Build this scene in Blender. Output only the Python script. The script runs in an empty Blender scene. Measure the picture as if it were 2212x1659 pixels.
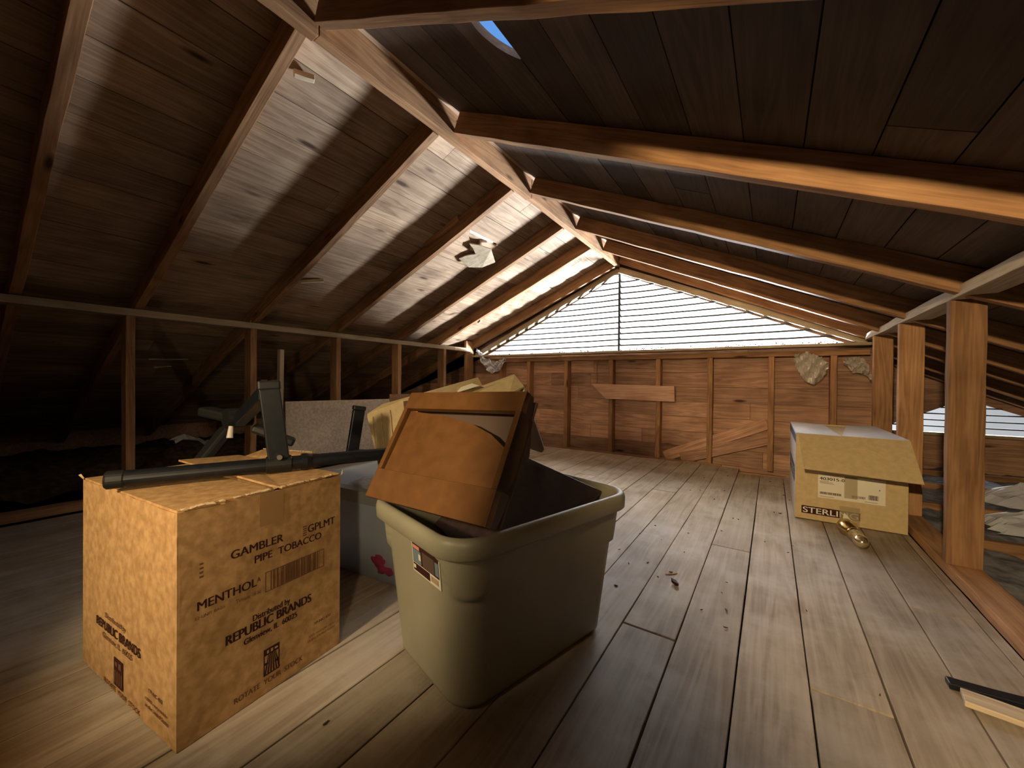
import bpy, bmesh, math, random
from mathutils import Vector, Matrix, noise
random.seed(7)
sc = bpy.context.scene
C = sc.collection
rad = math.radians
# ------------------------------------------------------------------ camera
H = 0.67
def cam_axes(yaw, pitch, roll):
    F = Vector((-math.sin(yaw)*math.cos(pitch), math.cos(yaw)*math.cos(pitch), math.sin(pitch)))
    R = Vector((math.cos(yaw), math.sin(yaw), 0)); U = R.cross(F)
    R2 = R*math.cos(roll)+U*math.sin(roll); U2 = R2.cross(F)
    return R2, U2, F
R_, U_, F_ = cam_axes(rad(33.8), rad(-.38), rad(.55))
cd = bpy.data.cameras.new('camera'); cam = bpy.data.objects.new('camera', cd); C.objects.link(cam)
cd.sensor_width = 36; cd.lens = 836*36/2212; cd.clip_start = .02
M = Matrix.Identity(4)
for i in range(3):
    M[i][0] = R_[i]; M[i][1] = U_[i]; M[i][2] = -F_[i]
M[2][3] = H
cam.matrix_world = M
sc.camera = cam
# ------------------------------------------------------------------ view + world
sc.view_settings.view_transform = 'Standard'
sc.view_settings.look = 'None'
sc.view_settings.exposure = 0.0
sc.view_settings.gamma = 1
w = bpy.data.worlds.new('sky'); sc.world = w; w.use_nodes = True
nt = w.node_tree; nt.nodes.clear()
n_out = nt.nodes.new('ShaderNodeOutputWorld'); n_bg = nt.nodes.new('ShaderNodeBackground')
n_tc = nt.nodes.new('ShaderNodeTexCoord'); n_sp = nt.nodes.new('ShaderNodeSeparateXYZ')
n_rc = nt.nodes.new('ShaderNodeValToRGB'); n_rs = nt.nodes.new('ShaderNodeValToRGB'); n_mm = nt.nodes.new('ShaderNodeMath')
n_mm.operation = 'MULTIPLY'; n_mm.inputs[1].default_value = 20.0      # brightest, at the hazy horizon
nt.links.new(n_tc.outputs['Generated'], n_sp.inputs[0])
nt.links.new(n_sp.outputs['Z'], n_rc.inputs[0]); nt.links.new(n_sp.outputs['Z'], n_rs.inputs[0])
n_rc.color_ramp.elements[0].position = .36; n_rc.color_ramp.elements[0].color = (.93, .96, 1, 1)
n_rc.color_ramp.elements[1].position = .58; n_rc.color_ramp.elements[1].color = (.16, .42, 1, 1)
n_rs.color_ramp.elements[0].position = .38; n_rs.color_ramp.elements[0].color = (.6, .6, .6, 1)
e_ = n_rs.color_ramp.elements.new(.27); e_.color = (.12, .12, .12, 1)
e_ = n_rs.color_ramp.elements.new(.36); e_.color = (.6, .6, .6, 1)
e_ = n_rs.color_ramp.elements.new(.48); e_.color = (.6, .6, .6, 1)
e_ = n_rs.color_ramp.elements.new(.0); e_.color = (.05, .05, .05, 1)       # shaded ground below the horizon
e_ = n_rs.color_ramp.elements.new(.03); e_.color = (.12, .12, .12, 1)
n_rs.color_ramp.elements[-1].position = .58; n_rs.color_ramp.elements[-1].color = (.018, .018, .018, 1)
n_az = nt.nodes.new('ShaderNodeMapRange'); n_az.inputs['From Min'].default_value = -.25; n_az.inputs['From Max'].default_value = .3
n_az.inputs['To Min'].default_value = 2.2; n_az.inputs['To Max'].default_value = .5     # hazier, brighter sky towards the left
n_m2 = nt.nodes.new('ShaderNodeMath'); n_m2.operation = 'MULTIPLY'
nt.links.new(n_sp.outputs['X'], n_az.inputs[0]); nt.links.new(n_rs.outputs['Color'], n_m2.inputs[0]); nt.links.new(n_az.outputs[0], n_m2.inputs[1])
nt.links.new(n_m2.outputs[0], n_mm.inputs[0])
nt.links.new(n_rc.outputs['Color'], n_bg.inputs['Color']); nt.links.new(n_mm.outputs[0], n_bg.inputs['Strength'])
nt.links.new(n_bg.outputs[0], n_out.inputs[0])
w.cycles.sampling_method = 'AUTOMATIC'
sc.cycles.max_bounces = 6; sc.cycles.diffuse_bounces = 3; sc.cycles.glossy_bounces = 3
sc.cycles.sample_clamp_indirect = 4.0
# ------------------------------------------------------------------ lamps
def aim(o, loc, tgt):
    o.location = loc
    o.rotation_euler = (Vector(tgt)-Vector(loc)).to_track_quat('-Z', 'Y').to_euler()
def lamp(name, typ, loc, tgt, energy, col, **kw):
    l = bpy.data.lights.new(name, typ); l.energy = energy; l.color = col
    for k, v in kw.items(): setattr(l, k, v)
    o = bpy.data.objects.new(name, l); C.objects.link(o); aim(o, loc, tgt); return o
po = lamp('louver_daylight_portal', 'AREA', (-1.19, 3.68, 1.33), (-1.19, 0, 1.33), 1, (1, 1, 1), shape='RECTANGLE', size=3.5, size_y=.78)
po.data.cycles.is_portal = True
po2 = lamp('far_louver_daylight_portal', 'AREA', (1.3, 4.72, .42), (1.3, 0, .42), 1, (1, 1, 1), shape='RECTANGLE', size=1.3, size_y=.4)
po2.data.cycles.is_portal = True
# sunlight thrown up through the louver by the pale roof and ground outside
lamp('light_bounced_up_from_outside', 'AREA', (-.45, 5.2, .57), (-1.7, 1.2, 1.50), 1400, (.87, .94, 1), shape='DISK', size=.42)
# sun veiled by haze, falling in over the louver onto the floor
sd_ = (math.sin(rad(-13))*math.cos(rad(46)), math.cos(rad(-13))*math.cos(rad(46)), math.sin(rad(46)))
lamp('hazy_sun', 'SUN', tuple(10*q for q in sd_), (0, 0, 0), 22, (1, .95, .87), angle=rad(38))
# warm lamps behind the photographer, and unseen fills added after them
def dirv(az, el): return (math.sin(rad(az))*math.cos(rad(el)), math.cos(rad(az))*math.cos(rad(el)), math.sin(rad(el)))
def spot(name, p, az, el, e, size, blend, r=.03, col=(1, .78, .47)):
    d = dirv(az, el); return lamp(name, 'SPOT', p, (p[0]+d[0], p[1]+d[1], p[2]+d[2]), e, col, spot_size=rad(size), spot_blend=blend, shadow_soft_size=r)
spot('work_lamp', (-.72, -.62, .98), -19, -22, 62, 62, .45)
spot('work_lamp_right', (-.20, -.90, 1.20), 20, -8, 235, 64, .55, .03, (1, .74, .41))
spot('left_wall_fill', (.20, -1.0, .72), -52, -5, 30, 34, .6)  # unseen fill light added to brighten the left posts
spot('carton_side_fill', (.10, -.35, .80), -52, -15, 17, 46, .5)  # another added fill, for the carton's right-hand face
lamp('warm_ambient_fill', 'POINT', (-.3, -1.4, .85), (0, 0, 0), .7, (1, .70, .36), shadow_soft_size=.05)  # weak warm fill added for general brightness, no actual bulb
# ------------------------------------------------------------------ materials
def mat(name, col, rough=.6, metal=0, spec=.5, noise_amt=0, noise_scale=20, bump=0, alpha=None, trans=0, ior=1.45, col2=None):
    m = bpy.data.materials.new(name); m.use_nodes = True; t = m.node_tree; b = t.nodes['Principled BSDF']
    b.inputs['Base Color'].default_value = (*col, 1); b.inputs['Roughness'].default_value = rough
    b.inputs['Metallic'].default_value = metal; b.inputs['Specular IOR Level'].default_value = spec
    b.inputs['Transmission Weight'].default_value = trans; b.inputs['IOR'].default_value = ior
    if alpha is not None: b.inputs['Alpha'].default_value = alpha
    tc = t.nodes.new('ShaderNodeTexCoord'); nz = t.nodes.new('ShaderNodeTexNoise')
    nz.inputs['Scale'].default_value = noise_scale; nz.inputs['Detail'].default_value = 5
    t.links.new(tc.outputs['Object'], nz.inputs['Vector'])
    if noise_amt or col2:
        rp = t.nodes.new('ShaderNodeValToRGB')
        rp.color_ramp.elements[0].position = .35; rp.color_ramp.elements[1].position = .68
        c2 = col2 or tuple(min(1, c*(1+noise_amt)) for c in col)
        c1 = col if col2 else tuple(c*(1-noise_amt) for c in col)
        rp.color_ramp.elements[0].color = (*c1, 1); rp.color_ramp.elements[1].color = (*c2, 1)
        t.links.new(nz.outputs['Fac'], rp.inputs[0]); t.links.new(rp.outputs[0], b.inputs['Base Color'])
    if bump:
        bp = t.nodes.new('ShaderNodeBump'); bp.inputs['Strength'].default_value = bump; bp.inputs['Distance'].default_value = .004
        t.links.new(nz.outputs['Fac'], bp.inputs['Height']); t.links.new(bp.outputs[0], b.inputs['Normal'])
    return m
def wood(name, dark, light, axis=0, rough=.75, knots=True, var=.25, grain=1.0, dirt=None):
    """Sawn timber: growth rings stretched along the board axis, knots, and each board its own tone."""
    m = bpy.data.materials.new(name); m.use_nodes = True; t = m.node_tree; b = t.nodes['Principled BSDF']
    N = lambda s: t.nodes.new('ShaderNode'+s); L = t.links.new
    tc = N('TexCoord'); geo = N('NewGeometry'); oi = N('ObjectInfo')
    add = N('VectorMath'); add.operation = 'ADD'
    cmb = N('CombineXYZ'); mu = N('Math'); mu.operation = 'MULTIPLY'; mu.inputs[1].default_value = 17.3
    s1 = N('Math'); s1.operation = 'ADD'; L(geo.outputs['Random Per Island'], s1.inputs[0]); L(oi.outputs['Random'], s1.inputs[1])
    L(s1.outputs[0], mu.inputs[0])
    for i in range(3): L(mu.outputs[0], cmb.inputs[i])
    L(tc.outputs['Object'], add.inputs[0]); L(cmb.outputs[0], add.inputs[1])
    mp = N('Mapping'); sc_ = [14*grain]*3; sc_[axis] = 1.1*grain; mp.inputs['Scale'].default_value = sc_
    L(add.outputs[0], mp.inputs['Vector'])
    n1 = N('TexNoise'); n1.inputs['Scale'].default_value = 1; n1.inputs['Detail'].default_value = 4; n1.inputs['Distortion'].default_value = .6
    L(mp.outputs[0], n1.inputs['Vector'])
    wv = N('Math'); wv.operation = 'MULTIPLY'; wv.inputs[1].default_value = 42; L(n1.outputs['Fac'], wv.inputs[0])
    sn = N('Math'); sn.operation = 'SINE'; L(wv.outputs[0], sn.inputs[0])
    mp2 = N('Mapping'); s2 = [180*grain]*3; s2[axis] = 5*grain; mp2.inputs['Scale'].default_value = s2; L(add.outputs[0], mp2.inputs['Vector'])
    n2 = N('TexNoise'); n2.inputs['Scale'].default_value = 1; n2.inputs['Detail'].default_value = 3; L(mp2.outputs[0], n2.inputs['Vector'])
    n3 = N('TexNoise'); n3.inputs['Scale'].default_value = 4.5; n3.inputs['Detail'].default_value = 5; L(add.outputs[0], n3.inputs['Vector'])
    # factor = .42 + .12*sin + .5*(n2-.5) + .6*(n3-.5)
    a = N('Math'); a.operation = 'MULTIPLY_ADD'; L(sn.outputs[0], a.inputs[0]); a.inputs[1].default_value = .11; a.inputs[2].default_value = -.10
    c = N('Math'); c.operation = 'MULTIPLY_ADD'; L(n2.outputs['Fac'], c.inputs[0]); c.inputs[1].default_value = .5; L(a.outputs[0], c.inputs[2])
    d = N('Math'); d.operation = 'MULTIPLY_ADD'; L(n3.outputs['Fac'], d.inputs[0]); d.inputs[1].default_value = .75; L(c.outputs[0], d.inputs[2])
    rp = N('ValToRGB'); rp.color_ramp.elements[0].position = .12; rp.color_ramp.elements[1].position = .85
    rp.color_ramp.elements[0].color = (*dark, 1); rp.color_ramp.elements[1].color = (*light, 1)
    L(d.outputs[0], rp.inputs[0]); col = rp.outputs[0]
    if knots:
        mk = N('Mapping'); sk = [7.5]*3; sk[axis] = 2.0; mk.inputs['Scale'].default_value = sk; L(add.outputs[0], mk.inputs['Vector'])
        vo = N('TexVoronoi'); vo.inputs['Scale'].default_value = 1; L(mk.outputs[0], vo.inputs['Vector'])
        kr = N('ValToRGB'); e = kr.color_ramp.elements; e[0].position = .05; e[0].color = (1, 1, 1, 1); e[1].position = .12; e[1].color = (0, 0, 0, 1)
        L(vo.outputs['Distance'], kr.inputs[0])
        mx = N('Mix'); mx.data_type = 'RGBA'; L(kr.outputs[0], mx.inputs[0]); L(col, mx.inputs[6]); mx.inputs[7].default_value = (*[q*.45 for q in dark], 1)
        col = mx.outputs[2]
    if dirt:
        nd = N('TexNoise'); nd.inputs['Scale'].default_value = 3.0; nd.inputs['Detail'].default_value = 8; nd.inputs['Roughness'].default_value = .65
        L(tc.outputs['Object'], nd.inputs['Vector'])
        dr = N('ValToRGB'); dr.color_ramp.elements[0].position = .44; dr.color_ramp.elements[1].position = .60; L(nd.outputs['Fac'], dr.inputs[0])
        mx = N('Mix'); mx.data_type = 'RGBA'
        f = N('Math'); f.operation = 'MULTIPLY'; f.inputs[1].default_value = .6; L(dr.outputs[0], f.inputs[0]); L(f.outputs[0], mx.inputs[0])
        L(col, mx.inputs[6]); mx.inputs[7].default_value = (*dirt, 1); col = mx.outputs[2]
    hs = N('HueSaturation'); L(col, hs.inputs['Color'])
    fr = N('Math'); fr.operation = 'FRACT'; m7 = N('Math'); m7.operation = 'MULTIPLY'; m7.inputs[1].default_value = 7.13
    L(s1.outputs[0], m7.inputs[0]); L(m7.outputs[0], fr.inputs[0])
    vv = N('Math'); vv.operation = 'MULTIPLY_ADD'; vv.inputs[1].default_value = 2*var; vv.inputs[2].default_value = 1-var; L(fr.outputs[0], vv.inputs[0])
    L(vv.outputs[0], hs.inputs['Value'])
    L(hs.outputs[0], b.inputs['Base Color']); b.inputs['Roughness'].default_value = rough; b.inputs['Specular IOR Level'].default_value = .25
    bp = N('Bump'); bp.inputs['Strength'].default_value = .35; bp.inputs['Distance'].default_value = .002; L(d.outputs[0], bp.inputs['Height'])
    L(bp.outputs[0], b.inputs['Normal'])
    return m
W_beam = wood('old_framing_timber', (.13, .056, .024), (.45, .25, .12), 0)
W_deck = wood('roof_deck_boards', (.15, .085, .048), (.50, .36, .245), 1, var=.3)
W_deck2 = wood('shade_darkened_deck_boards', (.05, .032, .022), (.12, .085, .06), 1, var=.3)  # right slope's shade put into the colour: a darker copy of the deck wood
W_wall = wood('gable_sheathing_boards', (.16, .078, .046), (.56, .335, .215), 0, var=.4)
W_floor = wood('dusty_floor_boards', (.17, .125, .08), (.42, .34, .255), 1, var=.13, dirt=(.45, .39, .32), knots=False, grain=.8)
W_pale = wood('pale_lath_timber', (.30, .22, .14), (.62, .52, .38), 0, knots=False)
W_trim = wood('weathered_trim_timber', (.24, .18, .11), (.50, .42, .30), 0, knots=False)
M_ply = mat('particle_board', (.40, .33, .26), .8, noise_amt=.18, noise_scale=60)
M_card = mat('kraft_cardboard', (.38, .215, .09), .8, spec=.2, col2=(.55, .33, .15), noise_scale=55, bump=.12)
M_card_in = mat('cardboard_core', (.62, .46, .26), .85, spec=.2, noise_amt=.15, noise_scale=90)
M_card_y = mat('yellow_tan_cardboard', (.54, .41, .22), .8, spec=.2, noise_amt=.08, noise_scale=50)
M_card_g = mat('pale_printed_cardboard', (.55, .50, .44), .6, spec=.3, noise_amt=.06)
M_ink = mat('printing_ink', (.045, .014, .012), .7, spec=.2)
M_inkf = mat('faded_printing_ink', (.16, .075, .035), .8, spec=.2)
M_inkb = mat('dark_blue_print', (.035, .05, .07), .6)
M_tape = mat('brown_packing_tape', (.36, .20, .085), .3, spec=.5)
M_tapec = mat('clear_packing_tape', (.55, .45, .26), .25, spec=.6, alpha=.35)
M_tote = mat('khaki_grey_plastic', (.32, .295, .21), .42, noise_amt=.06, noise_scale=8, bump=.02)
M_brown = mat('brown_painted_wood', (.19, .083, .027), .36, noise_amt=.12, noise_scale=30)
M_dbrown = mat('dark_brown_laminate', (.05, .03, .028), .33, noise_amt=.2, noise_scale=40)
M_dtaupe = mat('taupe_drawer_bottom', (.14, .09, .065), .6)
M_black = mat('black_powder_coat', (.008, .009, .012), .38, noise_amt=.2, noise_scale=60)
M_blackp = mat('black_moulded_plastic', (.010, .010, .009), .5)
M_clear = mat('cloudy_clear_plastic', (.75, .86, 1.0), .28, alpha=.55)
M_lid = mat('grey_tote_lid', (.36, .39, .41), .4)
M_film = mat('clear_plastic_film', (.80, .84, .92), .12, spec=.9, alpha=.5)
M_white = mat('white_label_paper', (.72, .68, .55), .6)
M_foil = mat('crinkled_clear_film', (.85, .82, .74), .16, metal=.35, alpha=.5)
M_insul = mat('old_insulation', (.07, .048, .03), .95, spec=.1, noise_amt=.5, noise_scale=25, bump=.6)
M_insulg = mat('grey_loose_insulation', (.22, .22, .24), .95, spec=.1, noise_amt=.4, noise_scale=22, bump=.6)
M_chip = mat('dark_wood_crumb', (.06, .03, .018), .8)
M_brass = mat('brassy_metal', (.62, .44, .18), .22, metal=1)
M_glass = mat('pale_gold_metal', (.85, .74, .45), .18, metal=.9)
M_slat = mat('weathered_louver_wood', (.055, .06, .07), .9, noise_amt=.15)
M_roof = mat('black_roofing_felt', (.03, .03, .032), .9)
M_litter = mat('leaf_litter', (.10, .09, .05), .9, col2=(.24, .17, .12), noise_scale=40)
M_nail = mat('nail_steel', (.6, .58, .55), .35, metal=1)
M_red = mat('pink_red_cloth', (.30, .035, .09), .8, noise_amt=.2)
M_blue = mat('blue_cloth', (.035, .06, .17), .8, noise_amt=.2)
M_wirew = mat('thin_white_wire', (.55, .5, .45), .5)
# ------------------------------------------------------------------ mesh helpers
class MB:
    def __init__(s): s.v = []; s.f = []
    def add(s, vs, fs):
        b = len(s.v); s.v += [tuple(v) for v in vs]; s.f += [tuple(b+i for i in f) for f in fs]; return s
    def box8(s, P): return s.add(P, [(0, 3, 2, 1), (4, 5, 6, 7), (0, 1, 5, 4), (1, 2, 6, 5), (2, 3, 7, 6), (3, 0, 4, 7)])
    def box(s, x0, x1, y0, y1, z0, z1):
        return s.box8([(x0, y0, z0), (x1, y0, z0), (x1, y1, z0), (x0, y1, z0), (x0, y0, z1), (x1, y0, z1), (x1, y1, z1), (x0, y1, z1)])
    def obox(s, o, a, b, c):
        """box from corner o with edge vectors a, b, c"""
        o, a, b, c = map(Vector, (o, a, b, c))
        if a.cross(b).dot(c) < 0: a, b = b, a
        return s.box8([o, o+a, o+a+b, o+b, o+c, o+a+c, o+a+b+c, o+b+c])
    def slab(s, pts, th, nrm=None):
        """closed polygon plate of thickness th (extruded along its normal)"""
        P = [Vector(p) for p in pts]; n = Vector((0, 0, 0))
        for i in range(len(P)):
            a, b = P[i], P[(i+1) % len(P)]
            n += a.cross(b)
        n.normalize()
        if nrm is not None and n.dot(Vector(nrm)) < 0: P.reverse(); n = -n
        k = len(P); Q = [p+n*th for p in P]
        return s.add(P+Q, [tuple(range(k-1, -1, -1)), tuple(range(k, 2*k))]+[(i, (i+1) % k, k+(i+1) % k, k+i) for i in range(k)])
    def tube(s, pts, r, n=16, cap=True):
        P = [Vector(p) for p in pts]; rs = r if isinstance(r, (list, tuple)) else [r]*len(P); b = len(s.v)
        up = Vector((0, 0, 1)); d0 = (P[1]-P[0]).normalized()
        if abs(d0.dot(up)) > .95: up = Vector((1, 0, 0))
        for i, p in enumerate(P):
            d = ((P[min(i+1, len(P)-1)]-P[max(i-1, 0)])).normalized(); x = d.cross(up).normalized(); y = x.cross(d)
            for k in range(n):
                a = 2*math.pi*k/n; s.v.append(tuple(p+(x*math.cos(a)+y*math.sin(a))*rs[i]))
        for i in range(len(P)-1):
            for k in range(n):
                k2 = (k+1) % n; s.f.append((b+i*n+k, b+(i+1)*n+k, b+(i+1)*n+k2, b+i*n+k2))
        if cap:
            s.f.append(tuple(b+k for k in range(n))); s.f.append(tuple(b+(len(P)-1)*n+k for k in range(n-1, -1, -1)))
        return s
    def build(s, name, m, parent=None, smooth=False, bevel=0, seg=2):
        me = bpy.data.meshes.new(name); me.from_pydata(s.v, [], s.f); me.validate()
        bm = bmesh.new(); bm.from_mesh(me); bmesh.ops.recalc_face_normals(bm, faces=bm.faces); bm.to_mesh(me); bm.free()
        me.materials.append(m); o = bpy.data.objects.new(name, me); C.objects.link(o)
        if smooth:
            for p in me.polygons: p.use_smooth = True
        if bevel:
            md = o.modifiers.new('b', 'BEVEL'); md.width = bevel; md.segments = seg; md.limit_method = 'ANGLE'; md.angle_limit = rad(40)
        if parent: child(o, parent)
        return o
def child(o, p):
    o.parent = p; o.matrix_parent_inverse = p.matrix_basis.inverted()
def empty(name, loc):
    o = bpy.data.objects.new(name, None); o.empty_display_size = .05; C.objects.link(o)
    o.matrix_basis = Matrix.Translation(loc); return o
def tag(o, label=None, cat=None, group=None, kind=None):
    if label: o['label'] = label
    if cat: o['category'] = cat
    if group: o['group'] = group
    if kind: o['kind'] = kind
    return o
def struct(o, label=None):
    o['kind'] = 'structure'
    if label: o['label'] = label
    return o
def beam(name, p0, p1, wd, ht, up, m, parent=None, bevel=.002, wob=.0015):
    """timber along p0-p1 (centre line), wd across, ht along 'up'; local X is the grain"""
    p0, p1, up = Vector(p0), Vector(p1), Vector(up); X = (p1-p0); L = X.length; X.normalize()
    Z = (up-X*up.dot(X)).normalized(); Y = Z.cross(X)
    n = max(2, int(L/.12)); vs = []; fs = []
    for i in range(n+1):
        x = L*i/n; oy = random.uniform(-wob, wob); oz = random.uniform(-wob, wob)
        if i in (0, n): oy = oz = 0
        for sy, sz in ((-1, -1), (1, -1), (1, 1), (-1, 1)): vs.append((x, sy*wd/2+oy, sz*ht/2+oz))
    for i in range(n):
        for k in range(4):
            a = i*4+k; b = i*4+(k+1) % 4; fs.append((a, b, b+4, a+4))
    fs.append((3, 2, 1, 0)); fs.append((n*4, n*4+1, n*4+2, n*4+3))
    mb = MB(); mb.add(vs, fs); o = mb.build(name, m, None, bevel=bevel)
    o.matrix_basis = Matrix(((X.x, Y.x, Z.x, p0.x), (X.y, Y.y, Z.y, p0.y), (X.z, Y.z, Z.z, p0.z), (0, 0, 0, 1)))
    if parent: child(o, parent)
    return o
# ------------------------------------------------------------------ roof geometry
RX = -1.2; PL, PR = .41, .46
aL, aR = math.atan(PL), math.atan(PR)
dL, nL = Vector((-math.cos(aL), 0, -math.sin(aL))), Vector((-math.sin(aL), 0, math.cos(aL)))
dR, nR = Vector((math.cos(aR), 0, -math.sin(aR))), Vector((math.sin(aR), 0, math.cos(aR)))
OL, OR = Vector((RX, 0, 1.745)), Vector((RX, 0, 1.779))      # ridge end of the rafters' underside
RD = .089
YB, YG = -2.3, 3.64
def zl(x): return 1.745-PL*(RX-x)
def zr(x): return 1.779-PR*(x-RX)
# floor
mb = MB(); x = -2.98+.0; k = 0
gaps = [-2.83+.1385*i for i in range(27)]
for i, gx in enumerate(gaps[:-1]):
    x0, x1 = gx+.0012+random.uniform(0, .0012), gaps[i+1]-.0012-random.uniform(0, .0012)
    if x0 > .50: break
    x1 = min(x1, .522)
    y = YB; rnd = random.Random(100+i); joints = []
    if abs(gx+.33) < .07: joints = [1.07]
    if abs(gx-.08) < .07: joints = [1.075, 3.0]
    if abs(gx+.06) < .05: joints = [-.1, 3.05]
    if not joints: joints = [rnd.uniform(-1.2, .1), rnd.uniform(1.5, 3.2)]
    yend = 3.54 if gx < -.33 else 3.40-.06*rnd.random()
    js = [YB]+joints+[yend]
    for a, b in zip(js[:-1], js[1:]):
        dz = rnd.uniform(-.0012, .0006); g = .004 if a in (1.07, 1.075) else .0015
        n = 8
        vs = []; fs = []
        for q in range(n+1):
            yy = a+g+(b-a-2*g)*q/n; j0 = rnd.uniform(-.0009, .0009); j1 = rnd.uniform(-.0009, .0009)
            vs += [(x0+j0, yy, -.022), (x1+j1, yy, -.022), (x1+j1, yy, dz), (x0+j0, yy, dz)]
        for q in range(n):
            for t in range(4): fs.append((q*4+t, q*4+(t+1) % 4, q*4+4+(t+1) % 4, q*4+4+t))
        fs.append((0, 1, 2, 3)); fs.append((n*4+3, n*4+2, n*4+1, n*4))
        mb.add(vs, fs)
fl = mb.build('floor', W_floor, bevel=.0012, seg=1); struct(fl, 'wide dusty grey floorboards running towards the gable')
sub = MB(); sub.box(-5.6, 2.9, YB-.1, 4.9, -.30, -.24)
struct(sub.build('floor_underlay', M_insul))
# roof decks
def planks(org, d, nrm, u0, u1, y0, y1, seed, wdt=.15, skip=None, gap=.0018):
    rnd = random.Random(seed); mb = MB(); u = u0
    while u < u1-1e-6:
        ue = min(u+wdt, u1)
        if skip and skip(u): u = ue; continue
        cuts = [y0]+sorted(rnd.uniform(y0, y1) for _ in range(2))+[y1]
        for a, b in zip(cuts[:-1], cuts[1:]):
            h = rnd.uniform(0, .002)
            mb.obox(org+d*(u+gap)+nrm*(RD+h)+Vector((0, a+.001, 0)), d*(ue-u-2*gap), Vector((0, b-a-.002, 0)), nrm*.019)
        u = ue
    return mb
mbl = planks(OL, dL, nL, .0, 4.5, YB, YG+.02, 5, skip=lambda u: abs(u-.45) < .02)
# the broken left board: a slit of daylight beside a splintered end
def deckpoly(mb, org, d, nrm, poly, base=RD, th=.019):
    P = [org+d*u+nrm*base+Vector((0, y, 0)) for u, y in poly]; mb.slab(P, th, nrm)
deckpoly(mbl, OL, dL, nL, [(.452, YB), (.598, YB), (.598, 1.88), (.452, 1.90)])
deckpoly(mbl, OL, dL, nL, [(.452, 2.27), (.598, 2.27), (.598, 3.66), (.452, 3.66)])
deckpoly(mbl, OL, dL, nL, [(.452, 1.902), (.598, 1.882), (.598, 2.03), (.56, 2.00), (.53, 2.05), (.50, 1.985), (.452, 1.96)])
deckpoly(mbl, OL, dL, nL, [(.472, 2.268), (.476, 2.17), (.50, 2.12), (.54, 2.15), (.57, 2.10), (.598, 2.12), (.598, 2.268)])
for y0, y1, u0, u1 in ((YB, 1.93, -.02, 4.6), (2.25, YG+.1, -.02, 4.6), (1.93, 2.25, -.02, .452), (1.93, 2.25, .485, 4.6)):
    mbl.obox(OL+dL*u0+nL*(RD+.022)+Vector((0, y0, 0)), dL*(u1-u0), Vector((0, y1-y0, 0)), nL*.01)
mbl.obox((RX-.12, YB, 1.86), (.24, 0, 0), (0, YG+.12-YB, 0), (0, 0, .03))
struct(mbl.build('ceiling_left', W_deck), 'left roof slope of bare boards')
mbr = planks(OR, dR, nR, .0, 4.2, YB, YG+.02, 9, skip=lambda u: abs(u-.45) < .02 or u > 1.94)
arc = []
uc, yc, rr = .661, .83, .137; h = math.sqrt(rr*rr-(uc-.5985)**2)
a0 = math.atan2(-h, .5985-uc); a1 = math.atan2(h, .5985-uc)-2*math.pi
arc = [(uc+rr*math.cos(a0+(a1-a0)*i/24), yc+rr*math.sin(a0+(a1-a0)*i/24)) for i in range(25)]
deckpoly(mbr, OR, dR, nR, [(.4515, YB), (.5985, YB)]+arc+[(.5985, YG+.02), (.4515, YG+.02)])
for y0, y1, u0, u1 in ((YB, .66, -.02, 4.2), (1.0, YG+.1, -.02, 1.98), (.66, 1.0, -.02, .50), (.66, 1.0, .598, 4.2), (1.0, 4.8, 1.98, 4.2)):
    mbr.obox(OR+dR*u0+nR*(RD+.022)+Vector((0, y0, 0)), dR*(u1-u0), Vector((0, y1-y0, 0)), nR*.01)
q = planks(OR, dR, nR, 1.95, 4.2, YB, 4.75, 10); mbr.add(q.v, q.f)
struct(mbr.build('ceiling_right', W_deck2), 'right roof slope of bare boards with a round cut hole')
# rear closure, eaves closures, wing
mb = MB(); mb.box(-5.7, 2.9, YB-.06, YB, -.3, 2.0); struct(mb.build('wall_rear', W_wall))
mb = MB(); mb.box(-5.5, -5.25, YB, YG+.1, -.3, .4); struct(mb.build('wall_left', W_wall))
mb = MB(); mb.box(2.5, 2.66, YB, 4.9, -.3, .4); struct(mb.build('wall_right', W_wall))
# gable wall sheathing with the triangular opening above z=.97
TZ0 = .975; AP = Vector((-1.2, 0, 1.695))
xL0, xR0 = -2.86, .49
rnd = random.Random(4); mb = MB(); z = -.26
while z < .95:
    z1 = min(z+.128, .96); cuts = [-5.6]+sorted(rnd.uniform(-4.5, .3) for _ in range(3))+[.66]
    for a, b in zip(cuts[:-1], cuts[1:]):
        mb.box(a+.001, b-.001, YG, YG+.02+rnd.uniform(0, .003), z+.001, z1-.001)
    z = z1
# strips between opening and deck, on both slopes and the eave corners
mb.slab([(xL0, YG, TZ0-.03), (-1.2, YG, 1.695), (-1.2, YG, 1.90), (-5.6, YG, zl(-5.6)+.13), (-5.6, YG, TZ0-.03)], .02, (0, 1, 0))
mb.slab([(xR0, YG, TZ0-.03), (-1.2, YG, 1.695), (-1.2, YG, 1.90), (.66, YG, zr(.66)+.13), (.66, YG, TZ0-.03)], .02, (0, 1, 0))
gw = mb.build('wall_front', W_wall); struct(gw, 'gable wall of horizontal reddish sheathing boards')
mb = MB(); mb.box(-5.6, .66, YG+.026, YG+.036, -.3, .955); struct(mb.build('wall_front_paper', M_roof))
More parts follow.
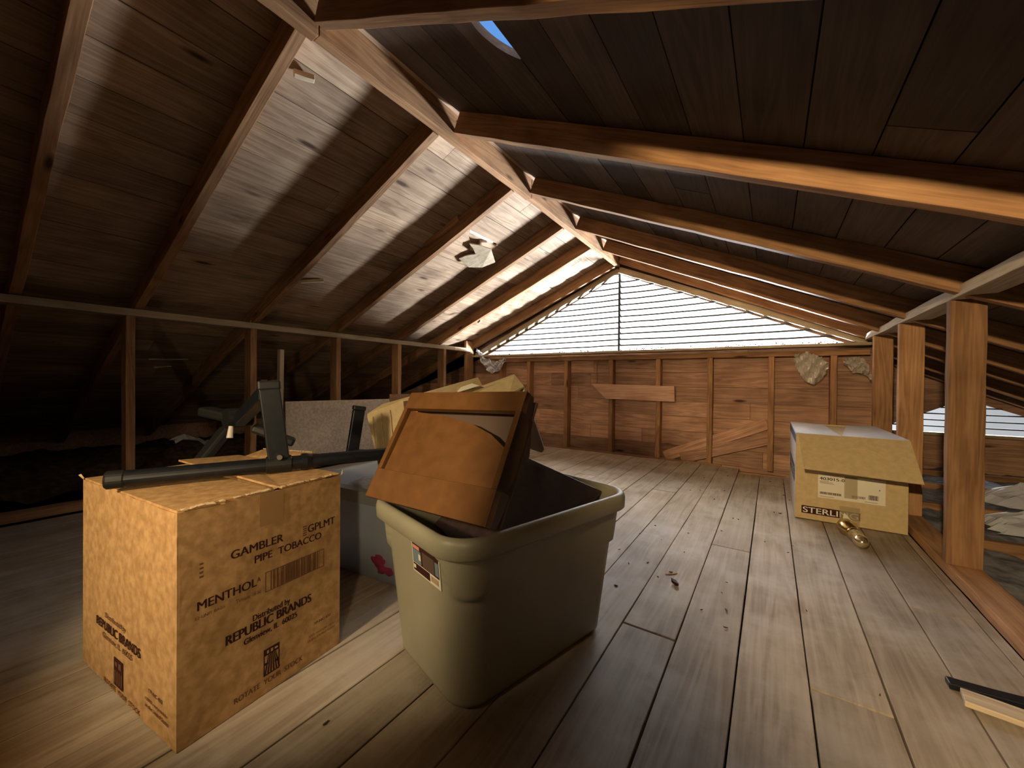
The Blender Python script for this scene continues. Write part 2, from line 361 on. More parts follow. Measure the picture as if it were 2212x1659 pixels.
# wing: side wall and end wall with its own low louver
mb = MB(); mb.box(.62, .66, YG+.04, 4.72, -.3, zr(.66)+.09); struct(mb.build('wall_wing_side', W_wall))
mb = MB()
WY = 4.62; wa = (1.30, .56); wl = (.78, .285); wr = (2.0, .285)
mb.slab([(.62, WY, -.3), (2.85, WY, -.3), (2.85, WY, wl[1]), (.62, WY, wl[1])], .02, (0, 1, 0))
mb.slab([(.62, WY, wl[1]), (wl[0], WY, wl[1]), (wa[0], WY, wa[1]), (wa[0], WY, .74), (.62, WY, .97)], .02, (0, 1, 0))
mb.slab([(wr[0], WY, wr[1]), (2.85, WY, wr[1]), (2.85, WY, .35), (wa[0], WY, .74), (wa[0], WY, wa[1])], .02, (0, 1, 0))
struct(mb.build('wall_wing_end', W_wall))
# ------------------------------------------------------------------ louvered gable window
win = empty('window_1', (-1.2, 3.6, .96)); struct(win, 'large triangular louvered gable vent glaring with daylight')
def tri_x(z, inset=0):
    f = (z-TZ0)/(AP.z-TZ0)
    return xL0+(AP.x-xL0)*f+inset, xR0+(AP.x-xR0)*f-inset
mb = MB(); z = TZ0+.045; rnd = random.Random(3)
while z < 1.67:
    l, r = tri_x(z, -.015)
    for a, b in ((l, AP.x-.008), (AP.x+.008, r)):
        if b-a < .03: continue
        n = max(2, int((b-a)/.14)); vs = []; fs = []
        for i in range(n+1):
            x = a+(b-a)*i/n; dz = rnd.uniform(-.0015, .0015)-.004*math.sin(math.pi*i/n); th = .0125
            y0, y1 = 3.61, 3.63; z0, z1 = z+dz, z+dz+.003
            vs += [(x, y0, z0-th/2), (x, y1, z1-th/2), (x, y1, z1+th/2), (x, y0, z0+th/2)]
        for i in range(n):
            for t in range(4): fs.append((i*4+t, i*4+(t+1) % 4, i*4+4+(t+1) % 4, i*4+4+t))
        fs.append((0, 1, 2, 3)); fs.append((n*4+3, n*4+2, n*4+1, n*4)); mb.add(vs, fs)
    z += .0545
mb.build('louver_slats', M_slat, win)
mb = MB(); mb.box(-1.210, -1.190, 3.60, 3.64, TZ0-.02, 1.69); mb.build('mullion', M_slat, win)
# frame trims along both slopes (beige edge) and sill
beam('frame_trim', (xL0-.06, 3.605, TZ0-.005), (-1.2, 3.605, 1.728), .066, .052, (0, 0, 1), W_trim, win)
beam('frame_trim', (xR0+.06, 3.605, TZ0-.005), (-1.2, 3.605, 1.728), .066, .052, (0, 0, 1), W_trim, win)
beam('sill', (-2.9, 3.56, .958), (.56, 3.56, .948), .13, .02, (0, 0, 1), W_trim, win)
rnd = random.Random(8); mb = MB()
for i in range(420):
    x = rnd.uniform(-2.75, .42); s = rnd.uniform(.004, .013); c = Vector((x, 3.60+rnd.uniform(-.015, .02), .968+rnd.random()*.016))
    P = [c+Vector((rnd.uniform(-1, 1), rnd.uniform(-1, 1), rnd.uniform(-.8, .8)))*s for _ in range(4)]
    mb.add(P, [(0, 1, 2), (0, 2, 3), (0, 3, 1), (1, 3, 2)])
tag(mb.build('leaf_litter', M_litter), 'crumbly leaf litter lying along the louver sill', 'debris', kind='stuff')
# wing louver
w2 = empty('window_2', (1.3, WY, .28)); struct(w2, 'small far louvered opening glaring low behind the right posts')
mb = MB(); z = .33
while z < .54:
    f = (z-.285)/(wa[1]-.285); l, r = wl[0]+(wa[0]-wl[0])*f, wr[0]+(wa[0]-wr[0])*f
    mb.box(l, r, WY-.03, WY+.01, z, z+.009); z += .052
mb.build('louver_slats', M_slat, w2)
mb = MB(); mb.box(.66, 2.1, WY-.05, WY, .262, .285); mb.build('sill', W_trim, w2)
# ------------------------------------------------------------------ ridge, rafters, plates, studs
RG = 'rafters of the attic roof'
for y0, y1, zz, lab in ((YB+.01, .665, 1.737, 'ridge board section nearest the camera, at the top edge'),
                        (.668, 1.95, 1.742, 'middle ridge board section between the first and third left rafters'),
                        (1.953, 3.545, 1.746, 'far ridge board section running to the louvered gable')):
    tag(beam('ridge_board', (RX, y0, zz+.06), (RX, y1, zz+.06), .038, .12, (0, 0, 1), W_beam), lab, 'ridge board', 'ridge boards')
labL = {.61: 'left-slope rafter with a broad dusty band of light beside it, nearest fully seen',
        1.19: 'left-slope rafter second from the camera, meeting the plate above the second post',
        1.79: 'left-slope rafter with a short wood block nailed on its face',
        2.43: 'left-slope rafter just beyond the splintered hole in the boards',
        2.93: 'left-slope rafter with a bright white underside, second from the gable',
        3.50: 'left-slope end rafter lying against the gable opening',
        .19: 'dim left-slope rafter nearest the camera at the upper left corner',
        -.58: 'left-slope rafter behind the camera position'}
labR = {-.6: 'right-slope rafter behind the camera position',
        .65: 'large orange-lit rafter crossing the very top of the view',
        1.28: 'right-slope rafter ending at the right edge, just below the top one',
        1.93: 'right-slope rafter third down from the top edge',
        2.56: 'right-slope rafter meeting the plate above the middle right post',
        3.10: 'right-slope rafter with a bright underside, next to the gable end rafter',
        3.50: 'right-slope end rafter lying against the gable opening',
        .02: 'right-slope rafter above the camera'}
for y, lab in labL.items():
    if y < 0: continue
    o0 = OL+dL*.02+nL*(RD/2)+Vector((0, y+.019, 0)); o = beam('rafter', o0, o0+dL*4.35, .038, RD, nL, W_beam)
    tag(o, lab, 'rafter', RG)
for y, lab in labR.items():
    if y < 0: continue
    o0 = OR+dR*.02+nR*(RD/2)+Vector((0, y+.019, 0)); o = beam('rafter', o0, o0+dR*4.1, .038, RD, nR, W_beam)
    tag(o, lab, 'rafter', RG)
for y in (4.1, 4.5):
    o0 = OR+dR*1.98+nR*(RD/2)+Vector((0, y, 0)); o = beam('rafter', o0, o0+dR*2.15, .038, RD, nR, W_beam)
    tag(o, 'far rafter low behind the right posts, '+('nearer one' if y < 4.3 else 'beside the far louver'), 'rafter', 'far wing rafters')
SGL = 'left knee wall studs'
tag(beam('top_plate', (-2.915, YB+.02, 1.024), (-2.915, 3.16, 1.024), .089, .038, (0, 0, 1), W_trim), 'long plate lying on top of the left row of posts', 'wall plate')
tag(beam('top_plate', (-2.915, 3.165, 1.024), (-2.915, 3.42, 1.024), .089, .038, (0, 0, 1), W_pale), 'short pale plate piece filling the left corner by the gable', 'wall plate')
tag(beam('bottom_plate', (-2.915, YB+.02, .019), (-2.915, 3.5, .019), .089, .038, (0, 0, 1), W_beam), 'plate on the floor under the left row of posts', 'wall plate')
for y, lab in ((.571, 'left post nearest the camera, standing above the lettered carton'),
               (1.168, 'left post crossed by the slanting black tube'),
               (1.780, 'left post rising behind the leaning particle board'),
               (2.39, 'left post fourth from the camera, by the edge of the board'),
               (2.99, 'left post second from the gable corner'),):
    tag(beam('wall_stud', (-2.915, y+.019, .038), (-2.915, y+.019, 1.005), .089, .038, (0, 1, 0), W_beam), lab, 'wall stud', SGL)
tag(beam('wall_stud', (-2.915, 3.45, .0), (-2.915, 3.45, 1.13), .03, .13, (0, 1, 0), W_beam), 'wide corner board at the left end of the gable wall', 'wall stud')
tag(beam('top_plate', (.570, YB+.02, .994), (.570, 3.50, .994), .089, .038, (0, 0, 1), W_trim), 'plate on top of the right row of posts, running off right', 'wall plate')
tag(beam('bottom_plate', (.570, YB+.02, .016), (.570, 3.5, .016), .089, .038, (0, 0, 1), W_beam), 'plate along the right floor edge under the posts', 'wall plate')
for y, lab in ((2.01, 'broad orange post standing closest on the right'),
               (2.66, 'right post in the middle, directly behind the tan box'),
               (3.24, 'right post farthest back, in shade by the gable')):
    tag(beam('wall_stud', (.570, y+.019, .034), (.570, y+.019, .975), .089, .038, (0, 1, 0), W_beam), lab, 'wall stud', 'right knee wall studs')
# gable framing
for x, lab in ((-2.54, 'gable stud farthest left, by the hanging plastic'), (-2.17, 'gable stud left of the open floor, behind the carton flaps'),
               (-1.725, 'gable stud left of the nailed-on header board'), (-1.26, 'gable stud under the left end of the header board'),
               (-.83, 'gable stud under the right part of the header board'), (-.42, 'gable stud first to the right of the header board'),
               (.0, 'gable stud above the small black gap in the floor'), (.37, 'gable stud by the foil scraps behind the tan box')):
    tag(beam('wall_stud', (x, 3.597, .0), (x, 3.597, .885), .038, .084, (0, 1, 0), W_beam), lab, 'wall stud', 'gable wall studs')
tag(beam('top_plate', (-2.86, 3.593, .905), (.56, 3.593, .895), .089, .038, (0, 0, 1), W_beam), 'plate across the gable wall under the louver sill', 'wall plate')
mb = MB(); mb.slab([(-1.44, 3.553, .655), (-.69, 3.553, .642), (-.686, 3.553, .508), (-1.30, 3.553, .515)], .02, (0, -1, 0))
tag(mb.build('header_board', wood('header_timber', (.34, .17, .10), (.70, .45, .30), 0), bevel=.002), 'reddish board with paint spots nailed across the gable studs', 'board')
for a, b, lab in (((-.64, 3.595, .02), (.0, 3.595, .25), 'lower diagonal brace board on the gable wall'), ((-.78, 3.62, .02), (-.02, 3.62, .36), 'upper diagonal brace board on the gable wall')):
    tag(beam('brace_board', a, b, .015, .09, (0, 0, 1), W_wall), lab, 'brace', 'gable braces')
mb = MB(); mb.box(-2.95, -.33, 3.54, 3.56, -.01, .012); mb.box(-.3, .1, 3.50, 3.54, -.06, -.02)
struct(mb.build('baseboard_front', W_beam))
tag(beam('wood_block', (-1.885, 1.78, 1.580), (-1.602, 1.78, 1.685), .018, .085, nL, W_beam), 'short wood block nailed to the face of a left rafter', 'block')
# broken board under the left slope
mb = MB()
P = lambda u, y, h: OL+dL*u+nL*h+Vector((0, y, 0))
mb.slab([P(.54, 2.04, .075), P(.50, 2.10, .055), P(.48, 2.20, .045), P(.56, 2.34, .03), P(.66, 2.30, .035), P(.72, 2.22, .05), P(.70, 2.10, .075), P(.64, 2.12, .07), P(.59, 2.16, .062), P(.56, 2.10, .07)], .009)
tag(mb.build('broken_board', W_pale), 'splintered pale board piece hanging below the hole in the left slope', 'broken board')
mb = MB(); mb.slab([P(.70, 1.24, .085), P(.76, 1.24, .075), P(.75, 1.36, .06), P(.71, 1.35, .07)], .006)
# nails
mbn = MB(); rnd = random.Random(12)
for i in range(6):
    pass
for (x, y, z) in ((-1.16, 1.278, 1.81), (-1.13, 1.928, 1.80), (-1.13, 2.558, 1.80)):
    nm = MB(); nm.tube([(x, y-.004, z), (x, y+.006, z)], .0022, 8)
    tag(nm.build('nail', M_nail), 'tiny bright nail head on the ridge end of a right rafter', 'nail', 'nails in the rafter ends')
# ------------------------------------------------------------------ left eave
def lumps(x0, x1, y0, y1, zf, nx, ny, amp, seed):
    mb = MB(); vs = []; fs = []
    for j in range(ny+1):
        for i in range(nx+1):
            x = x0+(x1-x0)*i/nx; y = y0+(y1-y0)*j/ny
            z = zf(x, y)+amp*noise.fractal(Vector((x*5+seed, y*5, seed)), .8, 2, 5)
            vs.append((x, y, z))
    for j in range(ny):
        for i in range(nx):
            a = j*(nx+1)+i; fs.append((a, a+1, a+nx+2, a+nx+1))
    mb.add(vs, fs); return mb
mb = lumps(-5.22, -2.99, YB+.02, 3.6, lambda x, y: .02+.16*math.exp(-((x+3.5)/.5)**2), 60, 130, .05, 1)
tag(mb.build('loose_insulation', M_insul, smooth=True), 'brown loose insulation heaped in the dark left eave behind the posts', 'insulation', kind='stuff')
for z, ln, lab in ((.80, (.83, 1.05), 'thin lath end caught in light between the first two left posts'), (.745, (.86, .95), 'thinner lath end just below the first, between the left posts')):
    tag(beam('lath', (-3.6, ln[0], z), (-3.6, ln[1], z+.01), .02, .007, (0, 0, 1), W_pale), lab, 'lath', 'laths in the left eave')
tag(beam('upright_lath', (-3.02, 1.42, .1), (-3.0, 1.42, .888), .03, .04, (1, 0, 0), W_pale), 'pale lath standing upright above the black bracket', 'lath')
mb = MB(); rnd = random.Random(5); pts = []
for i in range(9):
    for j in range(4): pts.append(Vector((-3.22+.05*j+rnd.uniform(-.02, .02), .84+.035*i, .26+.03*math.sin(i*.9)+rnd.uniform(-.015, .02))))
mb.add(pts, [(i*4+j, i*4+j+1, i*4+j+5, i*4+j+4) for i in range(8) for j in range(3)])
o = mb.build('foil_scrap', M_film); so = o.modifiers.new('s', 'SOLIDIFY'); so.thickness = .001
tag(o, 'crumpled shiny scrap glinting on the insulation behind the left posts', 'foil scrap')
# leaning boards
mb = MB(); mb.slab([(-2.81, 1.37, .04), (-2.81, 2.262, .04), (-2.84, 2.262, .503), (-2.84, 1.372, .513)], .012)
tag(mb.build('particle_board', M_ply, bevel=.001), 'pale particle board leaning on the left posts', 'board')
mb = MB(); mb.slab([(-2.83, 2.27, .0), (-2.83, 2.95, .0), (-2.845, 2.95, .53), (-2.845, 2.27, .545)], .012)
tag(mb.build('leaning_board', W_beam, bevel=.001), 'brown board standing against the left posts next to the particle board', 'board')
# ------------------------------------------------------------------ right eave and wing
for y, lab in ((2.46, 'nearest'), (3.06, 'second nearest'), (3.68, 'second farthest'), (4.26, 'farthest')):
    tag(beam('ceiling_joist', (.63, y, -.045), (2.49, y, -.045), .038, .14, (0, 0, 1), W_beam),
        lab+' of the four ceiling joists seen beyond the right posts', 'joist', 'joists beyond the right posts')
mb = lumps(.65, 2.46, YB+.02, 4.6, lambda x, y: -.015, 50, 150, .035, 3)
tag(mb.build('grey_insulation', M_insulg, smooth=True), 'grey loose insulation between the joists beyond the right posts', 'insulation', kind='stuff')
def crumple(nm, cx, cy, z, sx, sy, hh, seed, m, label, cat, n=22, up=(0, 0, 1)):
    mb = MB(); vs = []; fs = []
    for j in range(n+1):
        for i in range(n+1):
            u, v = i/n*2-1, j/n*2-1; e = max(0, 1-u*u)*max(0, 1-v*v)
            p = Vector((u*3+seed, v*3, seed))
            z_ = hh*(e**.5)*(.55+.9*abs(noise.noise(p))+.35*abs(noise.noise(p*2.7)))
            vs.append((cx+u*sx*(1+.15*noise.noise(p*1.3)), cy+v*sy*(1+.15*noise.noise(p*1.1+Vector((5, 0, 0)))), z+z_))
    for j in range(n):
        for i in range(n):
            a = j*(n+1)+i; fs.append((a, a+1, a+n+2, a+n+1))
    mb.add(vs, fs); o = mb.build(nm, m); s_ = o.modifiers.new('s', 'SOLIDIFY'); s_.thickness = .0012
    return tag(o, label, cat)
crumple('plastic_sheet', 1.45, 3.36, .02, .42, .16, .13, 2, M_film, 'crumpled clear plastic sheet beyond the nearest right post, upper heap', 'plastic sheet')
crumple('plastic_sheet', 1.25, 2.76, .02, .40, .15, .11, 7, M_film, 'crumpled clear plastic sheet beyond the nearest right post, lower heap', 'plastic sheet')
# ------------------------------------------------------------------ lettering helper
def lettering(parent, name, text, org, a, up, s0, s1, t0, t1, m, off=.0007, bold=.0, word=1.0):
    cu = bpy.data.curves.new('t', 'FONT'); cu.body = text; cu.size = 1; cu.space_word = word
    o = bpy.data.objects.new('t', cu); C.objects.link(o)
    me = bpy.data.meshes.new_from_object(o.evaluated_get(bpy.context.evaluated_depsgraph_get()))
    bpy.data.objects.remove(o); bpy.data.curves.remove(cu)
    xs = [v.co.x for v in me.vertices]; ys = [v.co.y for v in me.vertices]
    x0, x1, y0, y1 = min(xs), max(xs), min(ys), max(ys)
    a, up, org = Vector(a).normalized(), Vector(up).normalized(), Vector(org); n = a.cross(up).normalized()
    for v in me.vertices:
        s = s0+(v.co.x-x0)/(x1-x0)*(s1-s0); t = t0+(v.co.y-y0)/(y1-y0)*(t1-t0)
        v.co = org+a*s+up*t+n*off
    if bold:      # heavier strokes: the same outline printed twice more, a hair to each side
        V = [v.co.copy() for v in me.vertices]; Fs = [tuple(p.vertices) for p in me.polygons]; k = len(V)
        VV = V+[v+a*bold+n*.0001 for v in V]+[v-a*bold+n*.0002 for v in V]
        me = bpy.data.meshes.new(name); me.from_pydata(VV, [], Fs+[tuple(i+k for i in f) for f in Fs]+[tuple(i+2*k for i in f) for f in Fs])
    me.name = name; me.materials.append(m); ob = bpy.data.objects.new(name, me); C.objects.link(ob); child(ob, parent); return ob
def decal(mb, org, a, up, s0, s1, t0, t1, off=.0005, th=.0003):
    a, up, org = Vector(a).normalized(), Vector(up).normalized(), Vector(org); n = a.cross(up).normalized()
    mb.obox(org+a*s0+up*t0+n*off, a*(s1-s0), up*(t1-t0), n*th); return mb
ZU = Vector((0, 0, 1))
# ------------------------------------------------------------------ lettered carton
A = Vector((-.873, .24, .001)); Bc = Vector((-.904, .573, .001)); ad = (Bc-A).normalized(); ae = Vector((-ad.y, ad.x, 0))
BW, BD, BH = .3345, .475, .428
gb = empty('cardboard_box', A+ad*BW/2+ae*BD/2)
tag(gb, 'large brown carton printed with tobacco shipping text, front left', 'box')
th = .005
mb = MB(); mb.obox(A, ad*BW, ae*BD, ZU*.005)
def wavy(o_, a_, len_, n_, rnd, bulge):
    """one carton wall: o_ lower corner, a_ along, n_ outward; gentle bulge, nicked top edge"""
    nx, nz = 14, 10; vs = []; fs = []
    for s_ in (0, 1):
        for j in range(nz+1):
            for i in range(nx+1):
                f, g = i/nx, j/nz; b_ = bulge*math.sin(math.pi*f)*math.sin(math.pi*min(1, g))+.0012*noise.noise(Vector((f*5, g*5, len_*9)))
                zz = BH*g
                if j == nz: zz += rnd.uniform(-.0022, .0010)
                if s_: b_ -= th
                if i in (0, nx): b_ = -th*s_
                vs.append(o_+a_*(len_*f)+n_*b_+ZU*zz)
    K = (nx+1)*(nz+1)
    for j in range(nz):
        for i in range(nx):
            a = j*(nx+1)+i; fs.append((a, a+1, a+nx+2, a+nx+1)); fs.append((K+a, K+a+nx+1, K+a+nx+2, K+a+1))
    for i in range(nx):
        fs.append((i, K+i, K+i+1, i+1)); a = nz*(nx+1)+i; fs.append((a, a+1, K+a+1, K+a))
    for j in range(nz):
        a = j*(nx+1); fs.append((a, a+nx+1, K+a+nx+1, K+a)); a += nx; fs.append((a, K+a, K+a+nx+1, a+nx+1))
    mb.add(vs, fs)
rnd = random.Random(2)
wavy(A, ad, BW, -ae, rnd, .0002); wavy(A+ae*BD, ad, BW, ae, rnd, .003)
wavy(A, ae, BD, -ad, rnd, .0004); wavy(A+ad*BW, ae, BD, ad, rnd, .002)
mb.build('carton_body', M_card, gb)
# outer flaps meeting along the middle, each slightly lifted
mb = MB(); T = A+ZU*(BH-.001)
def flap(pts, t=.0045): mb.slab(pts, t, (0, 0, 1))
flap([T+ae*.004+ad*.002, T+ae*.004+ad*(BW*.5), T+ae*(BD*.20)+ad*(BW*.52)-ZU*.002, T+ae*(BD-.004)+ad*(BW*.52)-ZU*.004, T+ae*(BD-.004)+ad*.002])
mb.build('flap', M_card, gb)
mb = MB(); flap([T+ae*.004+ad*(BW-.002)+ZU*.002, T+ae*(BD-.004)+ad*(BW-.002)+ZU*.001, T+ae*(BD-.004)+ad*(BW*.54)+ZU*.012, T+ae*.03+ad*(BW*.53)+ZU*.004, T+ae*.002+ad*(BW*.56)+ZU*.001])
mb.build('flap', M_card, gb)
mb = MB(); rnd = random.Random(6)   # frayed edges
for i in range(44):
    s = rnd.uniform(.004, BW-.01); l = rnd.uniform(.004, .016); c = A+ad*s+ZU*(BH+.0035)-ae*.0005
    mb.slab([c, c+ad*l+ZU*rnd.uniform(-.002, .002), c+ad*l*.8+ae*rnd.uniform(.003, .009)+ZU*rnd.uniform(0, .003), c+ae*.006+ZU*.002], .0008)
mb.build('frayed_edge', M_card_in, gb)
for c, q in ((A+ae*BD+ZU*BH, -ad), (A+ad*BW+ZU*BH, ad)):
    mb = MB(); mb.slab([c, c+q*.008+ZU*.012, c+q*.004+ZU*.014, c-ae*.006+ZU*.004], .001); mb.build('torn_corner', M_card_in, gb)
# rear flap standing half up, showing corrugation
mb = MB(); q0 = A+ad*(BW-.004)+ae*.10+ZU*(BH+.006)
BE = A+ad*BW+ZU*(BH+.004)
mb.slab([BE+ae*.14, BE+ae*.44, BE+ae*.44+ad*.05+ZU*.012, BE+ae*.14+ad*.05+ZU*.028], .005)
rf = mb.build('flap', M_card, gb)
mb = MB()
for i in range(40):
    s = .145+.0073*i; f = (s-.14)/.30
    c = BE+ae*s+ad*.050+ZU*(.028-.016*f+.001); mb.obox(c, ae*.0034, ad*.001, ZU*.0038)
mb.build('corrugation', M_card_in, rf)
# seams, tape
mb = MB(); decal(mb, A-ae*0, ad, ZU, .1386, .190, .359, BH, off=.0009); mb.build('tape_strip', M_tape, gb)
def txt(t, s0, s1, t0, t1, m=M_ink, nm='lettering', bold=.0005, **k): return lettering(gb, nm, t, A, ad, ZU, s0, s1, t0, t1, m, off=.0018, bold=bold, **k)
txt('GAMBLER', .0854, .1885, .3125, .3295); txt('PIPE  TOBACCO', .1296, .2802, .287, .3025)
txt('GPLMT', .2465, .3173, .311, .3285); txt('MENTHOL', .0301, .1335, .239, .256); txt('A', .1345, .1410, .246, .2555, M_inkf)
txt('Distributed by', .1266, .2045, .164, .1805, bold=.0005); txt('REPUBLIC BRANDS', .0773, .2551, .1465, .1655, bold=.0010); txt('Glenview, IL  60025', .1095, .2209, .1265, .1405, bold=.0005)
txt('ROTATE  YOUR  STOCK', .0924, .2350, .0205, .0315, M_inkf); txt('TP-NC-432', .2631, .3073, .0855, .0915, M_inkf)
txt('12-UNIT BAGS', .0272, .0753, .2235, .2290, M_inkf, bold=0); txt('TVmain: 16 oz', .0944, .1426, .2205, .2285, M_inkf, bold=0)
txt('100% recyclable carton', .2501, .3204, .0605, .0665, M_inkf, bold=0); txt('in the United States', .2481, .3204, .0515, .0575, M_inkf, bold=0)
mb = MB(); rnd = random.Random(11)
def dc(s0, s1, t0, t1): decal(mb, A, ad, ZU, s0, s1, t0, t1, off=.0016, th=.0004)
b0, b1, c0, c1 = .1507, .2883, .2165, .2590
dc(b0, b1, c0, c0+.0014); dc(b0, b1, c1-.0014, c1); dc(b0, b0+.0014, c0, c1); dc(b1-.0014, b1, c0, c1)
s = b0+.011
while s < b1-.013:
    wv = rnd.choice((.0009, .0012, .0012, .0022, .0032)); dc(s, s+wv, c0+.0014, c1-.0014); s += wv+rnd.choice((.0010, .0012, .0018, .003))
mb.build('barcode', M_inkf, gb)
mb = MB()
for i in range(5): dc(.234, .2431, .307+.005*i, .3098+.005*i)
mb.build('date_stamp', M_inkf, gb); mb = MB()
for i in range(4): dc(.0331, .0385, .299+.008*i, .3026+.008*i)
mb.build('date_stamp', M_inkf, gb)
# printed emblem: dark square with ploughed-field stripes
mb = MB()
dc(.1484, .1815, .0805, .0945); dc(.1484, .1503, .038, .0805); dc(.1796, .1815, .038, .0805); dc(.1484, .1815, .038, .0405)
n_ = ad.cross(ZU).normalized()
def quad(mb, P4, off=.0016, org=A, a=ad):
    nn = a.cross(ZU).normalized(); mb.slab([org+a*s+ZU*t+nn*off for s, t in P4], .0004, nn)
for i in range(6):
    f = i/5.0; x0 = .1500+.030*f; xt = .158+.014*f
    quad(mb, [(x0, .041), (x0+.0030, .041), (xt+.0015, .0800), (xt, .0800)])
quad(mb, [(.1503, .060), (.160, .062), (.1503, .0665)]); quad(mb, [(.1796, .055), (.170, .058), (.1796, .063)])
mb.build('emblem', M_ink, gb)
mb = MB(); decal(mb, A, ad, ZU, .155, .159, .084, .0905, off=.0022); decal(mb, A, ad, ZU, .163, .1675, .084, .0905, off=.0022); decal(mb, A, ad, ZU, .171, .1775, .085, .089, off=.0022)
mb.build('emblem_detail', M_card, gb)
# text on the narrow side face (reads from left corner to near corner)
A2 = A+ae*BD; a2 = -ae
def txt2(t, s0, s1, t0, t1, m=M_ink, bold=.0005): return lettering(gb, 'lettering', t, A2, a2, ZU, BD-s0, BD-s1, t0, t1, m, off=.0018, bold=bold)
txt2('Distributed by', .330, .222, .143, .157, M_inkf); txt2('REPUBLIC BRANDS', .380, .150, .118, .137, bold=.0010); txt2('Glenview, IL  60025', .345, .19, .098, .111, M_inkf)
txt2('ROTATE  YOUR  STOCK', .335, .15, .005, .015, M_inkf); txt2('TP-NC-432', .112, .052, .068, .075, M_inkf); txt2('100% recyclable', .125, .033, .048, .055, M_inkf); txt2('in the United States', .125, .028, .036, .043, M_inkf)
mb = MB(); decal(mb, A2, a2, ZU, BD-.280, BD-.234, .020, .078, off=.0016); em = mb.build('emblem', M_ink, gb)
mb = MB()
for i in range(4): decal(mb, A2, a2, ZU, BD-.274+.011*i, BD-.270+.011*i, .026, .052, off=.0021)
decal(mb, A2, a2, ZU, BD-.272, BD-.262, .062, .070, off=.0021); decal(mb, A2, a2, ZU, BD-.254, BD-.242, .060, .072, off=.0021)
mb.build('emblem_detail', M_inkf, em)
# ------------------------------------------------------------------ black tubular frame lying on the carton
fr = empty('metal_frame', (-1.03, .46, .435))
tag(fr, 'folded black tubular metal frame lying across the lettered carton', 'metal frame')
t0, t1 = Vector((-1.133, .200, .4585)), Vector((-.905, .815, .4545)); td = (t1-t0).normalized()
MB().tube([t0+td*.004, t1], .0170, 24).build('tube', M_black, fr, smooth=False, bevel=0)
MB().tube([t0-td*.006, t0-td*.002, t0+td*.022, t0+td*.024], [.015, .0188, .0188, .0172], 24).build('end_cap', M_blackp, fr)
bp_ = t0+td*.302      # where the upright is clamped
MB().tube([bp_-td*.028, bp_-td*.026, bp_+td*.026, bp_+td*.028], [.018, .0205, .0205, .018], 24).build('clamp_collar', M_blackp, fr)
MB().tube([bp_+td*.05, bp_+td*.062, bp_+td*.075], [.0215, .0215, .0175], 24).build('clamp_collar', M_black, fr)
sd = Vector((td.y, -td.x, 0)).normalized()     # towards the camera side
ub = bp_+Vector((0, 0, .012)); ut = bp_+Vector((-.012, -.018, .190))
b_ = beam('upright', ub, ut, .046, .026, sd, M_black, fr, bevel=.003, wob=0)
beam('end_cap', ut-Vector((0, 0, .004)), ut+Vector((-.001, -.001, .020)), .050, .030, sd, M_blackp, fr, bevel=.005, wob=0)
mb = MB(); k0 = ut+Vector((0, 0, .0165))+sd*0
for s_ in (-1, 1): mb.obox(k0+td*(s_*.011-.006)-sd*.008, td*.012, sd*.016, ZU*.005)
mb.build('cap_recess', M_ink, fr)
mb = MB(); mb.tube([bp_+sd*.014+ZU*.02, bp_+sd*.024+ZU*.02], .006, 12).build('bolt', M_nail, fr)
st1 = Vector((-1.40, .535, .535))
beam('strut', ut-Vector((.006, .004, .012)), st1, .034, .034, ZU, M_black, fr, bevel=.004, wob=0)
MB().tube([st1+Vector((0, -.035, .012)), st1+Vector((0, .035, .012))], .030, 20).build('hinge', M_blackp, fr)
mb = MB(); mb.tube([st1+Vector((.03, -.03, -.01)), st1+Vector((.035, -.035, -.045))], [.006, .009], 12); mb.build('lock_pin', M_wirew, fr)
beam('foot_bar', st1+Vector((.03, .03, -.02)), st1+Vector((.09, .13, -.075)), .04, .028, ZU, M_blackp, fr, bevel=.008, wob=0)
beam('foot_bar', st1+Vector((-.02, -.02, -.02)), st1+Vector((.0, -.10, -.115)), .04, .028, ZU, M_blackp, fr, bevel=.008, wob=0)
beam('arm', st1+Vector((0, 0, .01)), st1+Vector((-.12, -.05, .03)), .05, .03, ZU, M_blackp, fr, bevel=.008, wob=0)
# rear upright
rb, rt = Vector((-1.045, .80, .40)), Vector((-1.125, .86, .565))
rb = Vector((-1.02, .735, .4705)); rt = Vector((-1.075, .795, .575))
rb, rt = Vector((-1.249, .835, .40)), Vector((-1.242, .858, .560))
beam('upright', rb, rt, .040, .022, sd, M_black, fr, bevel=.003, wob=0)
beam('end_cap', rt, rt+(rt-rb).normalized()*.016, .044, .028, sd, M_blackp, fr, bevel=.004, wob=0)
beam('crossbar', (-1.249, .85, .408), (-.93, .78, .448), .02, .02, ZU, M_black, fr, bevel=.003, wob=0)
